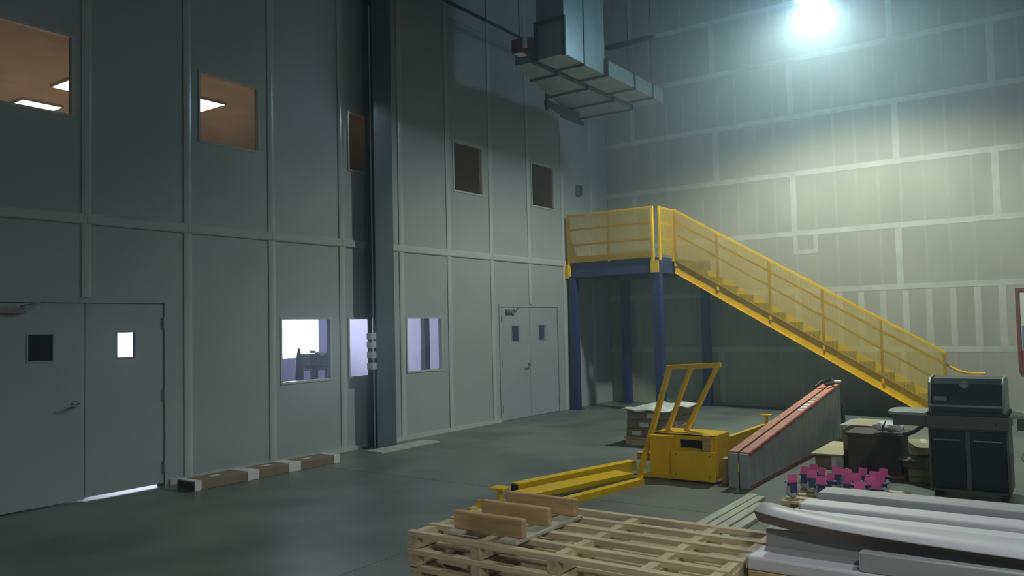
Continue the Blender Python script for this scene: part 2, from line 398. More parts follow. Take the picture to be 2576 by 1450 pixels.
for z0, z1 in ((1.545, 1.645), (1.425, 1.525), (1.28, 1.38), (1.12, 1.22)):
    b = B(.15, .25, 8.21, 8.298, z0, z1).build('outlet_box', 'batten', cn, bevel=.006)
    B(.155, .245, 8.2, 8.209, z0+.008, z1-.008).build('cover_plate', 'paper', b)
wbx = root('wall_box', (.04, 14.5, 4.37), 'small dark electrical box high on the panel wall above the platform', 'box')
B(0, .07, 14.42, 14.57, 4.37, 4.6).build('body', 'steel_grey', wbx, bevel=.006); B(.07, .078, 14.43, 14.56, 4.38, 4.59).build('cover', 'galv_dark', wbx)

# ================================================================== PLATFORM
PF = root('stair_platform', (1.0, 14.8, 0), 'raised landing on blue posts with yellow mesh guardrail', 'platform')
PY0, PY1, PX0, PX1 = 13.95, 15.72, .04, 2.0
ZD = 2.93
for (x, y) in ((PX0+.09, PY0+.07), (1.97, PY0+.07), (.47, 15.6), (2.27, 15.6)):
    p = MB(); p.box(x-.075, x+.075, y-.075, y+.075, .012, 2.64); p.build('post', 'blue', PF, bevel=.006)
    B(x-.12, x+.12, y-.12, y+.12, 0, .012).build('base_plate', 'blue', PF)
def channel_x(x0, x1, y, z0, z1, s):
    m = MB(); m.box(x0, x1, y-.006, y+.006, z0, z1); m.box(x0, x1, min(y, y+s*.07), max(y, y+s*.07), z0, z0+.012); m.box(x0, x1, min(y, y+s*.07), max(y, y+s*.07), z1-.012, z1); return m
channel_x(PX0, PX1, PY0+.006, 2.64, ZD, 1).build('front_beam', 'blue', PF)
channel_x(PX0, 2.35, PY1-.006, 2.64, ZD, -1).build('rear_beam', 'blue', PF)
for x in (PX0+.01, PX1-.01): B(x-.01, x+.01, PY0+.08, PY1-.08, 2.64, ZD).build('end_beam', 'blue', PF)
for x in (.5, 1.0, 1.5): B(x-.03, x+.03, PY0+.08, PY1-.08, 2.72, ZD).build('joist', 'blue', PF)
B(2.02, 2.34, 15.50, 15.69, 2.64, ZD-.02).build('post_bracket', 'blue', PF)
B(PX0, PX1, PY0+.012, PY1, ZD, ZD+.02).build('deck', 'steel_grey', PF)
def mesh_wires(p0, p1, q0, q1, pitch, w):
    """wire grid in the quad p0->p1 (bottom) / q0->q1 (top)"""
    m = MB(); p0, p1, q0, q1 = (Vector(v) for v in (p0, p1, q0, q1))
    L = (p1-p0).length; H = (q0-p0).length; nu, nv = max(1, int(L*abs((p1-p0).normalized().x + (p1-p0).normalized().y)/pitch)), max(1, int(H/pitch))
    nrm = (p1-p0).cross(q0-p0).normalized()
    for i in range(nu+1):
        t = i/nu; m.bar(p0.lerp(p1, t), q0.lerp(q1, t), w, w, nrm)
    for j in range(nv+1):
        t = j/nv; m.bar(p0.lerp(q0, t)+nrm*w, p1.lerp(q1, t)+nrm*w, w, w, nrm)
    return m
ZT = 3.90
yg = PY0-.02
def gpost(x, y, z0, z1, parent, w=.05): return B(x-w/2, x+w/2, y-w/2, y+w/2, z0, z1).build('guard_post', 'yellow', parent, bevel=.004)
for x in (PX0+.05, 1.0, 1.93): gpost(x, yg, 2.66 if x != 1.0 else ZD-.02, ZT, PF, .055 if x != 1.0 else .045)
B(1.9, 2.06, yg-.05, yg-.028, 2.64, 2.86).build('bracket_plate', 'yellow', PF); B(.02, .1, yg-.05, yg-.028, 2.62, 2.9).build('bracket_plate', 'yellow', PF)
for z in (ZT-.02, 3.59, 3.28): MB().bar((PX0+.05, yg, z), (1.93, yg, z), .04, .04).build('guard_rail', 'yellow', PF)
B(PX0+.05, 1.93, yg-.006, yg+.004, 2.94, 3.05).build('toe_board', 'yellow', PF)
tag(mesh_wires((PX0+.05, yg-.026, ZD+.0), (1.93, yg-.026, ZD+.0), (PX0+.05, yg-.026, ZT-.02), (1.93, yg-.026, ZT-.02), .021, .0052).build('guard_mesh', 'yellow_mesh', PF), kind='stuff')
xg = 2.02
for y in (14.06, 14.66): gpost(xg, y, ZD-.05, ZT, PF, .045)
for z in (ZT-.02, 3.59, 3.28): MB().bar((xg, 14.06, z), (xg, 14.66, z), .035, .035).build('guard_rail', 'yellow', PF)
tag(mesh_wires((xg+.026, 14.06, ZD+.06), (xg+.026, 14.66, ZD+.06), (xg+.026, 14.06, ZT-.02), (xg+.026, 14.66, ZT-.02), .021, .0048).build('guard_mesh', 'yellow_mesh', PF), kind='stuff')

# ================================================================== STAIRCASE
ST = root('steel_staircase', (6.6, 15.1, 0), 'straight yellow steel staircase descending along the drywall wall', 'staircase')
SY0, SY1 = 14.70, 15.62
SL = .597                                   # slope of the flight
def ztop(x): return 2.95 - SL*(x-1.97)
def zbot(x): return 2.69 - SL*(x-1.97)
xe0 = 1.97 + (2.95-.02)/SL; xe1 = 1.97 + 2.69/SL
for y, s in ((SY0, -1), (SY1, 1)):
    m = MB(); m.prism([(2.03, zbot(2.03)), (2.03, ztop(2.03)), (xe0-.05, ztop(xe0-.05)), (xe0-.05, 0), (xe1, 0)], 1, y-.006, y+.006)
    m.build('stringer', 'yellow', ST)
    n = Vector((SL, 0, 1)).normalized()
    for zf, off, a, b in ((ztop, -.006, 2.03, xe0-.05), (zbot, .006, 2.03, xe1)):
        m = MB(); m.bar((a, y+s*.022, zf(a)+off), (b, y+s*.022, zf(b)+off), .044, .012, n); m.build('stringer_flange', 'yellow', ST)
NS = 16; RISE = ZD/NS; RUN = RISE/SL
for k in range(1, NS):
    z = ZD - k*RISE; x0 = 1.99 + (k-1)*RUN + .03
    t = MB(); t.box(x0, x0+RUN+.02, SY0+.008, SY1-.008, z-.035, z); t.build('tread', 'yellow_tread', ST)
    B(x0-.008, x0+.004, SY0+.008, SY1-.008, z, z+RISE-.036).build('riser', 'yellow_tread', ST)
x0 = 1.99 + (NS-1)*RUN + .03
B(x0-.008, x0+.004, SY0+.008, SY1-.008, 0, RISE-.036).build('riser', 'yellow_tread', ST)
def zr(x): return 3.92 - .605*(x-2.0)
def zh(x): return 3.62 - .599*(x-2.12)
def zm(x): return 3.37 - .618*(x-2.13)
for y, sg in ((SY0-.02, 1),):
    yr = y + sg*.05
    MB().bar((2.05, y, zr(2.05)), (6.66, y, zr(6.66)), .04, .04).build('top_rail', 'yellow', ST)
    hx = [(2.1, yr, zh(2.1)), (6.6, yr, zh(6.6)), (6.82, yr, zh(6.82)+.01), (6.92, yr, .785), (7.0, yr, .775), (7.2, yr, .775)]
    MB().tube(hx, .021, 10).build('handrail', 'yellow', ST, smooth=True)
    MB().tube([(2.1, yr, zm(2.1)), (6.62, yr, zm(6.62))], .018, 8).build('mid_rail', 'yellow', ST, smooth=True)
    for x in (2.06, 2.90, 3.87, 4.78, 5.71, 6.64):
        B(x-.022, x+.022, y-.022, y+.022, max(.1, ztop(x)-.12), zr(x)).build('guard_post', 'yellow', ST)
        if 2.5 < x < 6.6:
            MB().tube([(x, y+sg*.02, zh(x)-.14), (x+.02, yr, zh(x)-.07), (x+.1, yr, zh(x+.1)-.012)], .009, 6).build('rail_bracket', 'yellow', ST, smooth=True)
    ym = y - .03
    tag(mesh_wires((2.06, ym, ztop(2.06)), (6.66, ym, ztop(6.66)), (2.06, ym, zr(2.06)), (6.66, ym, zr(6.66)), .021, .0054).build('guard_mesh', 'yellow_mesh', ST), kind='stuff')

# ================================================================== DUCTWORK
DK = root('air_duct', (1.6, 11.6, 5.65), 'galvanised sheet metal ductwork with riser hanging in the corner', 'duct')
zd = 5.65
B(2.0, 2.48, 9.98, 10.55, zd, ZC).build('riser_section', 'galv', DK, bevel=.006)
B(2.0, 2.46, 10.57, 11.25, zd, ZC).build('riser_section', 'galv', DK, bevel=.006)
for (a, b) in ((11.27, 12.2), (12.22, 12.9), (12.92, 13.35)): B(2.0, 2.50, a, b, zd, zd+.24).build('duct_section', 'galv', DK, bevel=.006)
def taper(y): return 1.64 - (y-9.86)*.273
for (a, b) in ((9.98, 10.72), (10.74, 11.7), (11.72, 12.6), (12.62, 13.34)):
    m = MB(); m.prism([(taper(a), a), (1.86, a), (1.86, b), (taper(b), b)], 2, zd, zd+.4); m.build('duct_section', 'galv', DK)
B(1.99, 2.49, 10.55, 10.57, zd-.025, ZC).build('flange_strip', 'galv_dark', DK)
for y in (11.26, 12.21, 12.91): B(1.97, 2.52, y-.02, y+.02, zd-.025, zd+.26).build('flange_strip', 'galv_dark', DK)
for y in (10.73, 11.71, 12.61, 13.35):
    B(taper(y)-.03, 1.89, y-.02, y+.02, zd-.025, zd+.42).build('flange_strip', 'galv_dark', DK)
fr = MB(); fr.box(1.97, 2.03, 9.95, 9.99, zd-.02, 6.22); fr.box(2.46, 2.51, 9.95, 9.99, zd-.02, 6.22); fr.box(2.03, 2.46, 9.95, 9.99, 6.16, 6.22); fr.build('flange_frame', 'galv_dark', DK)
B(1.87, 1.99, 10.1, 13.3, zd+.05, zd+.4).build('gap_shade', 'galv_dark', DK)  # dark filler painting the shade in the gap between the ducts
m = MB(); m.box(.98, 1.02, 11.75, 12.9, zd-.14, zd-.02); m.box(1.0, 1.04, 11.75, 11.79, zd-.2, zd+.3); m.box(.72, .78, 12.7, 13.5, zd-.1, zd-.04); m.bar((1.0, 11.77, zd-.1), (.75, 13.3, zd-.08), .05, .05); m.build('hanger_bracket', 'galv_dark', DK)
for x, y in ((1.9, 10.2), (1.9, 13.2), (2.5, 12.9), (1.1, 12.0)): MB().cyl((x, y, zd+.1), (x, y, ZC), .008, 6).build('hanger_rod', 'galv_dark', DK)
m = MB(); m.box(2.06, 2.95, 12.02, 12.12, 6.36, 6.42); m = m.build('cable_tray', 'galv_dark'); tag(m, 'dark horizontal strut running from the duct toward the lamp', 'strut')
rb = root('fire_damper_box', (1.84, 9.8, 5.72), 'dark red box fixed beside the duct near the roof', 'box')
B(1.72, 1.92, 9.72, 9.9, 5.74, 5.95).build('body', 'red_paint', rb, bevel=.01); B(1.925, 1.965, 9.72, 9.78, 5.80, 5.93).build('cover_plate', 'paper', rb); B(1.77, 1.90, 9.71, 9.88, 5.72, 5.735).build('lip', 'paper', rb)
MB().cyl((1.8, 9.82, 5.95), (1.8, 9.82, ZC), .008, 6).build('hanger_rod', 'galv_dark', rb)
sp = root('sprinkler_pipe', (.6, 10, 6.78), 'dark pipe on hangers high along the panel wall', 'pipe')
MB().cyl((.6, 3.0, 6.78), (.6, YB, 6.79), .028, 10).build('pipe', 'galv_dark', sp, smooth=True)
for y in (4.8, 7.7, 10.6, 13.6): MB().cyl((.6, y, 6.8), (.6, y, ZC), .007, 6).build('hanger_rod', 'galv_dark', sp)

# ================================================================== HIGH-BAY LAMP AND ADDED FILL LAMPS
def high_bay(loc, energy, label, col, seen):
    x, y, z = loc
    L = root('high_bay_lamp', loc, label, 'lamp', 'high bay lamps')
    m = MB(); m.lathe([(.27, .02), (.26, .12), (.21, .26), (.13, .38), (.10, .42)], (x, y, z), 32); m.build('reflector', 'bell' if seen else 'bell_dim', L, smooth=True)
    m = MB(); m.lathe([(0, .70), (.10, .70), (.11, .66), (.11, .44), (.10, .42), (0, .42)], (x, y, z), 24); m.build('ballast_housing', 'lamp_metal', L, smooth=True)
    MB().cyl((x, y, z+.7), (x, y, ZC), .012, 8).build('hanging_rod', 'lamp_metal', L)
    m = MB(); m.lathe([(0, -.035), (.12, -.03), (.22, -.01), (.265, .03)], (x, y, z), 32); m.build('lens', 'bulb', L, smooth=True)
    ld = bpy.data.lights.new('high_bay_light', 'SPOT'); ld.energy = energy; ld.color = col; ld.spot_size = math.radians(150); ld.spot_blend = .45; ld.shadow_soft_size = .16
    lo = bpy.data.objects.new('high_bay_light', ld); COL.objects.link(lo); lo.parent = L; lo.location = (0, 0, -.06)
    return L
high_bay(LAMP_MAIN, LAMP_ENERGY, 'dazzling high bay lamp at the top of the picture before the drywall', LAMP_COL, True)
for k, (p, e) in enumerate(FILL_LAMPS): high_bay(p, e, ['added fill lamp above the grill side, out of view', 'added fill lamp behind the viewer on the right, out of view'][k], FILL_COL, False)  # unseen lamps added to brighten the foreground

# ================================================================== FLOOR OBJECTS
# long carton along the panel wall
lc = root('long_carton', (.46, 6.2, 0), 'long flat brown carton with white bands lying along the panel wall', 'carton')
B(.31, .62, 5.2, 7.2, 0, .10).build('carton_body', 'cardboard', lc, bevel=.006)
for a, b in ((5.16, 5.24), (5.83, 5.99), (6.42, 6.60), (7.13, 7.235)): B(.305, .627, a, b, 0, .107).build('white_band', 'white_wrap', lc, bevel=.004)
B(.315, .615, 5.150, 5.159, .01, .095).build('carton_end', 'dark_brown', lc)
for y, x in ((5.45, .46), (6.18, .44), (6.75, .47)): B(x-.04, x+.04, y, y+.12, .101, .1025).build('shipping_label', 'paper', lc)

# wrapped carton stack on a skid by the platform
bs = root('carton_stack', (3.48, 10.75, 0), 'pallet of wrapped brown cartons with crumpled white film on top', 'pallet load')
for y in (10.22, 10.7, 11.2): B(3.18, 3.74, y, y+.1, 0, .09).build('skid', 'wood', bs)
for y in (10.2, 10.45, 10.7, 10.95, 11.2): B(3.16, 3.76, y, y+.16, .09, .11).build('skid_board', 'wood', bs)
for k, (z0, z1) in enumerate(((.11, .23), (.235, .35), (.355, .48))):
    for j, (a, b) in enumerate(((10.21, 10.76), (10.77, 11.35))):
        c = B(3.19+.008*k, 3.73-.006*k, a, b, z0, z1).build('carton', 'cardboard', bs, bevel=.006)
        B(3.28+.12*k, 3.42+.12*k, a-.006, a-.001, z0+.03, z1-.03).build('shipping_label', 'paper', c) if j == 0 else None
m = MB(); n = 14; vs = []; fs = []
for i in range(n+1):
    for j in range(n+1):
        x = 3.14+.64*i/n; y = 10.16+1.24*j/n
        e = min(i, j, n-i, n-j)
        z = .50+.012*math.sin(i*.8+j*.5)+.014*math.cos(j*.9-i*.4) - (.018 if e == 0 else 0) + .05*math.exp(-((i-8)/3.)**2-((j-4)/4.)**2)
        vs.append((x, y, z))
for i in range(n):
    for j in range(n): fs.append((i*(n+1)+j, (i+1)*(n+1)+j, (i+1)*(n+1)+j+1, i*(n+1)+j+1))
m.add(vs, fs); o = m.build('plastic_film', 'film', bs, smooth=True); so = o.modifiers.new('t', 'SOLIDIFY'); so.thickness = .006

# yellow machine guard: body plates with slot, leaning frame, feet
YM = root('yellow_barrier_frame', (4.9, 8.4, 0), 'yellow steel machine frame with slotted plate and tall leaning gate', 'machine frame')
m = MB(); y = 8.2
m2 = MB().holed(0, .03, 4.80, 5.30, .02, .34, []); 
B(4.80, 5.30, 8.10, 8.13, .02, .33).build('front_plate', 'yellow', YM, bevel=.006)
B(4.545, 4.80, 8.13, 8.19, .03, .47).build('side_cheek', 'yellow', YM, bevel=.006)
hp = MB(); hp.holed(8.20, 8.23, 4.56, 5.25, .30, .49, [(4.87, 5.19, .345, .435), (4.70, 4.74, .37, .42)]); hp.v = [Vector((v.y, v.x, v.z)) for v in hp.v]; hp.build('slotted_plate', 'yellow', YM)
B(4.56, 5.25, 8.20, 8.62, .475, .495).build('top_plate', 'yellow', YM, bevel=.004)
B(4.56, 5.25, 8.60, 8.62, .03, .475).build('back_plate', 'yellow', YM); B(5.252, 5.27, 8.23, 8.62, .03, .49).build('end_plate', 'yellow', YM)
B(4.80, 5.24, 8.30, 8.31, .31, .47).build('slot_shade', 'black', YM)  # black sheet painting the shade inside the slot
B(4.78, 5.32, 8.14, 8.60, 0, .03).build('base_skid', 'dark_brown', YM)
MB().cyl((4.72, 8.195, .395), (4.72, 8.24, .395), .028, 14).build('bolt', 'steel_grey', YM)
for (x, z) in ((4.86, .29), (5.24, .29), (4.86, .08), (5.24, .08)): MB().cyl((x, 8.09, z), (x, 8.105, z), .008, 8).build('bolt', 'steel_grey', YM)
# leaning gate
gb = Vector((4.42, 8.05, 0)); gt = Vector((4.53, 8.75, 1.17)); gw = Vector((.58, .02, .035))
MB().bar(gb+Vector((.02, 0, .0)), gt, .055, .055, (1,0,0)).build('gate_leg', 'yellow', YM, bevel=.006)
for t, s in ((.46, .33), (1.0, .33)):
    p1 = gt+gw*t; p0 = Vector((4.60+ (.24 if t == 1. else 0.02), 8.45, .49))
    MB().bar(p0, p1, .05, .045, (1,0,0)).build('gate_leg', 'yellow', YM, bevel=.006)
MB().bar(gt+Vector((-.03, 0, .0)), gt+gw+Vector((.03, 0, 0)), .055, .055).build('gate_top_rail', 'yellow', YM, bevel=.006)
MB().cyl(gt+Vector((-.045, -.02, -.09)), gt+Vector((-.045, .04, -.09)), .03, 12).build('gate_lug', 'yellow', YM)
B(4.30, 4.58, 8.30, 8.42, .16, .24).build('outrigger', 'wood_brown', YM); B(4.40, 4.80, 8.10, 8.15, .02, .06).build('outrigger', 'yellow', YM)
B(4.36, 4.48, 8.0, 8.1, 0, .02).build('foot_plate', 'yellow', YM)
# right hand arm of the frame
for k, (z0, z1) in enumerate(((.30, .42), (.18, .29))): MB().bar((5.22, 8.6, (z0+z1)/2), (5.30, 10.0, (z0+z1)/2+.03), .05, z1-z0).build('side_arm', 'yellow', YM)
B(5.14, 5.22, 8.16, 8.24, .30, .49).build('arm_post', 'wood_brown', YM); 
MB().cyl((5.28, 9.85, .43), (5.28, 9.85, .53), .022, 10).build('jack_screw', 'yellow', YM); B(5.21, 5.35, 9.80, 9.90, .53, .55).build('jack_pad', 'yellow', YM)
B(5.33, 5.44, 8.20, 8.32, .0, .26).build('end_block', 'wood_brown', YM)

# yellow channel bars on the floor
def bar_thing(p, q, w, h, z, label, hollow=True):
    p = Vector((*p, z)); q = Vector((*q, z)); t = root('yellow_channel', (p+q)/2, label, 'steel bar', 'yellow bars on the floor')
    a = (q-p).normalized(); b = Vector((0,0,1)).cross(a).normalized()
    m = MB(); m.bar(p+Vector((0,0,h-.006)), q+Vector((0,0,h-.006)), w, .012); m.build('top_flange', 'yellow', t)
    for s in (-1, 1): MB().bar(p+b*s*(w/2-.006)+Vector((0,0,h/2-.006)), q+b*s*(w/2-.006)+Vector((0,0,h/2-.006)), .012, h-.012).build('side_flange', 'yellow', t)
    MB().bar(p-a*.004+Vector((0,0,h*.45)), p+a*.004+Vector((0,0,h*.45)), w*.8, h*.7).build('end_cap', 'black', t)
    return t
bar_thing((3.72, 6.72), (4.14, 8.5), .12, .11, 0, 'narrow yellow channel bar lying furthest left of the three on the floor')
bar_thing((3.96, 6.48), (4.32, 7.95), .26, .08, 0, 'wide yellow channel bar lying between two narrower ones')
bar_thing((4.36, 6.36), (4.60, 7.78), .09, .06, 0, 'thin yellow bar lying nearest the pallet stack')
db = MB().bar((4.16, 6.42, .02), (4.515, 7.9, .02), .09, .04).build('dark_rubber_strip', 'black'); tag(db, 'dark rubber strip lying between the yellow bars', 'strip')
# yellow screw jack and bracket at the near end
jk = root('yellow_screw_jack', (4.63, 5.23, 0), 'yellow screw jack with a square top plate behind the pallets', 'jack')
MB().cyl((4.63, 5.23, .02), (4.63, 5.23, .40), .022, 12).build('screw', 'yellow', jk, smooth=True); B(4.56, 4.70, 5.17, 5.29, .40, .42).build('top_plate', 'yellow', jk, bevel=.004); B(4.56, 4.70, 5.15, 5.31, 0, .02).build('base_plate', 'yellow', jk)
MB().cyl((4.63, 5.23, .22), (4.63, 5.23, .27), .045, 12).build('collar', 'steel_grey', jk)
bk = root('yellow_angle_bracket', (4.62, 5.02, 0), 'yellow steel angle bracket standing behind the near pallet corner', 'bracket')
B(4.5, 4.74, 4.98, 5.12, .27, .29).build('flange', 'yellow', bk); B(4.52, 4.56, 4.98, 5.12, 0, .27).build('leg', 'yellow', bk); B(4.5, 4.74, 5.10, 5.12, .29, .33).build('lip', 'yellow', bk)

# grey ribbed wedges with coral caps
WX = ((5.46, 5.562), (5.578, 5.68))
for k, (a, b) in enumerate(WX):
    w = root('ribbed_ramp_side', ((a+b)/2, 9.9, 0), ['grey ribbed wedge panel with coral top, on the side of the yellow frame', 'grey ribbed wedge panel with coral top and red lower edge, nearer the grill'][k], 'ramp panel', 'pair of grey ribbed wedges')
    Y0, Y1, h0, h1 = 8.04, 11.85, .345, .77
    m = MB(); m.prism([(Y0, 0), (Y1, 0), (Y1, h1), (Y0, h0)], 0, a+.008, b-.008); m.build('core', 'grey_rib', w)
    n = 26
    for i in range(n):
        y0 = Y0+(Y1-Y0)*i/n+.006; y1 = Y0+(Y1-Y0)*(i+1)/n-.006
        hh = h0+(h1-h0)*i/n
        m = MB(); m.box(b-.008, b, y0, y1, .03, hh-.02); m.box(a, a+.008, y0, y1, .03, hh-.02); m.build('rib', 'grey_rib', w)
    B(a, b, Y0-.015, Y0+.004, 0, h0+.01).build('end_cap', 'grey_rib', w, bevel=.012)
    MB().bar(((a+b)/2, Y0+.02, h0+.012), ((a+b)/2, Y1, h1+.012), b-a-.01, .02).build('top_cap', 'coral', w)
    B(b-.004, b+.006, Y0+.1, Y1, .005, .022).build('edge_strip', 'red_edge', w) if k == 1 else None
    MB().bar((b-.004, Y0+.02, h0+.0), (b-.004, Y1, h1+.0), .012, .03).build('edge_strip', 'red_edge', w) if k == 1 else None
    if k == 1:
        for t in (.52, .56, .60, .645, .69, .73):
            yy = Y0+(Y1-Y0)*t; zz = h0+(h1-h0)*t+.024
            MB().bar(((a+b)/2, yy, zz), ((a+b)/2, yy+.10, zz+.0112), .07, .004).build('paper_tag', 'paper' if t < .66 else 'cardboard_pale', w)
B(5.563, 5.577, 8.022, 8.034, .17, .25).build('tag_tmp', 'yellow_mesh'); tag(bpy.data.objects['tag_tmp'], 'small yellow tag wedged between the grey wedge ends', 'tag'); bpy.data.objects['tag_tmp'].name = 'yellow_tag'
ck = MB(); ck.tube([(5.47, 11.4, .775), (5.53, 11.5, .84), (5.6, 11.45, .80), (5.66, 11.6, .81), (5.6, 11.75, .86), (5.5, 11.7, .82)], .02, 8); ck = ck.build('rope_coil', 'black', smooth=True); tag(ck, 'dark tangle of rope on the high end of the grey wedge', 'rope')
rp = B(5.60, 5.69, 11.80, 11.92, .80, .83).build('paper_roll', 'paper', bevel=.01); tag(rp, 'white paper scrap on the tip of the grey wedge', 'paper')
# black sack leaning behind
sa = root('refuse_sack', (5.52, 12.2, 0), 'black sack standing behind the high end of the grey wedge', 'sack')
m = MB(); m.lathe([(0, 0), (.10, .0), (.125, .08), (.12, .25), (.105, .42), (.075, .55), (.03, .61), (0, .615)], (5.53, 12.2, 0), 20)
m.v = [Vector((v.x+.012*math.sin(v.z*17)+(.03-.06*v.z), v.y+.02*math.cos(v.z*13), v.z)) for v in m.v]; m.build('sack_body', 'black', sa, smooth=True)
MB().tube([(5.49, 12.2, .60), (5.485, 12.2, .65), (5.50, 12.21, .68)], [.03, .015, .04], 10).build('tied_neck', 'black', sa, smooth=True)

# clutter left of the grill
fb = root('flat_carton', (6.05, 10.0, 0), 'flat pale carton with a white wrapped corner beside the brown chest', 'carton')
MB().prism([(5.9, 9.62), (6.2, 9.62), (6.05, 10.55), (5.9, 10.55)], 2, 0, .145).build('carton_body', 'cardboard', fb, bevel=.006)
m = MB(); m.prism([(5.87, 9.56), (6.22, 9.58), (6.06, 10.6), (5.86, 10.62)], 2, .15, .165); m.build('lid_sheet', 'cardboard_pale', fb)
B(6.08, 6.205, 9.605, 9.66, .005, .147).build('white_wrap', 'white_wrap', fb, bevel=.01)
bc = root('brown_chest', (6.6, 9.55, 0), 'dark brown wooden chest behind the pink tagged casters', 'chest')
B(6.33, 6.86, 9.32, 9.8, .03, .43).build('body', 'dark_brown', bc, bevel=.008); B(6.30, 6.89, 9.29, 9.83, 0, .03).build('plinth', 'coral', bc); B(6.31, 6.88, 9.30, 9.82, .43, .455).build('lid', 'dark_brown', bc)
oc = root('open_carton', (6.33, 10.1, .0), 'open brown carton with raised flaps behind the dark chest', 'carton')
m = MB(); m.box(6.15, 6.5, 9.9, 9.908, 0, .42); m.box(6.15, 6.5, 10.24, 10.248, 0, .42); m.box(6.15, 6.158, 9.908, 10.24, 0, .42); m.box(6.492, 6.5, 9.908, 10.24, 0, .42); m.build('body', 'cardboard', oc)
MB().bar((6.32, 10.25, .42), (6.36, 10.42, .48), .33, .006).build('flap', 'cardboard_pale', oc); MB().bar((6.5, 10.07, .42), (6.64, 10.07, .33), .32, .006).build('flap', 'cardboard_pale', oc)
lk = root('low_crate', (6.1, 11.3, 0), 'low grey-green crate on the floor behind the open carton', 'crate')
B(5.9, 6.45, 10.9, 11.6, .0, .30).build('body', 'crate_green', lk, bevel=.008); B(5.88, 6.47, 10.88, 11.62, .30, .34).build('lid', 'table_grey', lk, bevel=.008)
# white bag
wg = root('white_bag', (6.74, 9.45, .455), 'crumpled white plastic bag lying on the dark chest', 'bag')
m = MB(); n = 10; vs = []; fs = []
for i in range(n+1):
    for k in range(12):
        t = i/n; a = 2*math.pi*k/12; rr = .055*math.sin(math.pi*(t*.9+.05))**.5*(1+.2*math.sin(3*a+i))
        vs.append((6.58+.30*t, 9.42+rr*1.5*math.cos(a),   .532-.015*t+rr*.95*math.sin(a)))
for i in range(n):
    for k in range(12): fs.append((i*12+k, i*12+(k+1)%12, (i+1)*12+(k+1)%12, (i+1)*12+k))
m.add(vs, fs); m.build('bag_body', 'white_wrap', wg, smooth=True); MB().tube([(6.69, 9.30, .47), (6.695, 9.32, .55), (6.70, 9.42, .585), (6.7, 9.5, .55)], .008, 6).build('tie', 'black', wg)
hs = MB().tube([(6.90, 9.30, .479), (6.92, 9.27, .479), (6.95, 9.24, .485), (7.02, 9.2, .52), (7.12, 9.12, .60), (7.18, 9.1, .63)], .022, 8).build('black_hose', 'black', smooth=True); tag(hs, 'black gas hose drooping from the grill toward the chest', 'hose')
# scrap cardboard under the side table
for k, (x, y, z, sx, sy, rz, mt, lb) in enumerate(((7.055, 9.42, .0, .30, .42, .2, 'cardboard_pale', 'bottom flattened carton of the scrap heap beside the grill'), (7.055, 9.42, .13, .26, .34, -.4, 'cardboard', 'middle brown carton of the scrap heap beside the grill'), (7.06, 9.42, .27, .28, .3, .2, 'cardboard_pale', 'top pale carton of the scrap heap beside the grill'))):
    t = root('scrap_carton', (x, y, z), lb, 'carton', 'scrap cartons beside the grill', rz=rz)
    B(-sx/2, sx/2, -sy/2, sy/2, 0, .125).build('carton_body', mt, t, bevel=.006, local=True)
    MB().bar((0, -sy/2, .124), (.0, -sy/2-.12, .09), sx*.9, .005).build('flap', mt, t, local=True); B(-.025, .025, -sy/2+.002, sy/2-.002, .125, .127).build('packing_tape', 'white_wrap', t, local=True)

# ---------------------------------------------------------------- grill
GX0, GX1, GY0, GY1 = 7.235, 7.885, 8.56, 9.06
G = root('gas_grill', (7.56, 8.8, 0), 'black lidded gas grill on a two door cabinet with side tables', 'grill')
cbm = MB(); cbm.box(GX0, GX0+.02, GY0, GY1, .06, .645); cbm.box(GX1-.02, GX1, GY0, GY1, .06, .645); cbm.box(GX0+.02, GX1-.02, GY1-.02, GY1, .06, .645); cbm.box(GX0+.02, GX1-.02, GY0, GY1-.02, .06, .085); cbm.box(GX0+.02, GX1-.02, GY0, GY1-.02, .625, .645)
cbm.box((GX0+GX1)/2-.022, (GX0+GX1)/2+.022, GY0-.004, GY0+.02, .085, .625)
cbm.build('cabinet', 'grill_grey', G, bevel=.004)
xm = (GX0+GX1)/2
for k, (a, b) in enumerate(((GX0+.022, xm-.026), (xm+.026, GX1-.022))):
    dd = B(a, b, GY0-.018, GY0-.001, .095, .622).build('door', 'black_gloss', G, bevel=.005)
    h = MB(); h.tube([(a+.03, GY0-.018, .545), (a+.03, GY0-.05, .545), (b-.03, GY0-.05, .545), (b-.03, GY0-.018, .545)], .009, 10); h.build('handle', 'stainless', dd, smooth=True)
for x in (GX0+.05, GX1-.05):
    for y in (GY0+.06, GY1-.06): MB().cyl((x-.02, y, .03), (x+.02, y, .03), .03, 14).build('wheel', 'black', G, smooth=True)
B(GX0-.01, GX1+.01, GY0-.03, GY1, .645, .765).build('control_panel', 'grill_grey', G, bevel=.008)
B(GX0-.004, GX1+.004, GY0-.02, GY1, .765, .80).build('firebox', 'black', G, bevel=.006)
lid = MB(); prof = [(GY0-.01, .80), (GY0-.005, .93), (GY0+.05, 1.06), (GY0+.12, 1.105), (GY0+.30, 1.12), (GY1-.04, 1.06), (GY1, .80)]
lid.prism(prof, 0, GX0+.035, GX1-.035); lo = lid.build('lid', 'black_gloss', G, bevel=.01)
for a, b in ((GX0+.012, GX0+.034), (GX1-.034, GX1-.012)):
    e = MB(); e.prism([(y-(.008 if y < 8.8 else -.008), z+(.008 if z > .9 else 0)) for y, z in prof], 0, a, b); e.build('lid_end', 'stainless', lo, bevel=.004)
h = MB(); yh = GY0-.06; h.tube([(GX0+.05, GY0, .86), (GX0+.05, yh, .86)], .012, 8); h.tube([(GX1-.05, GY0, .86), (GX1-.05, yh, .86)], .012, 8); h.tube([(GX0+.03, yh, .86), (GX1-.03, yh, .86)], .013, 12); h.build('lid_handle', 'stainless', lo, smooth=True)
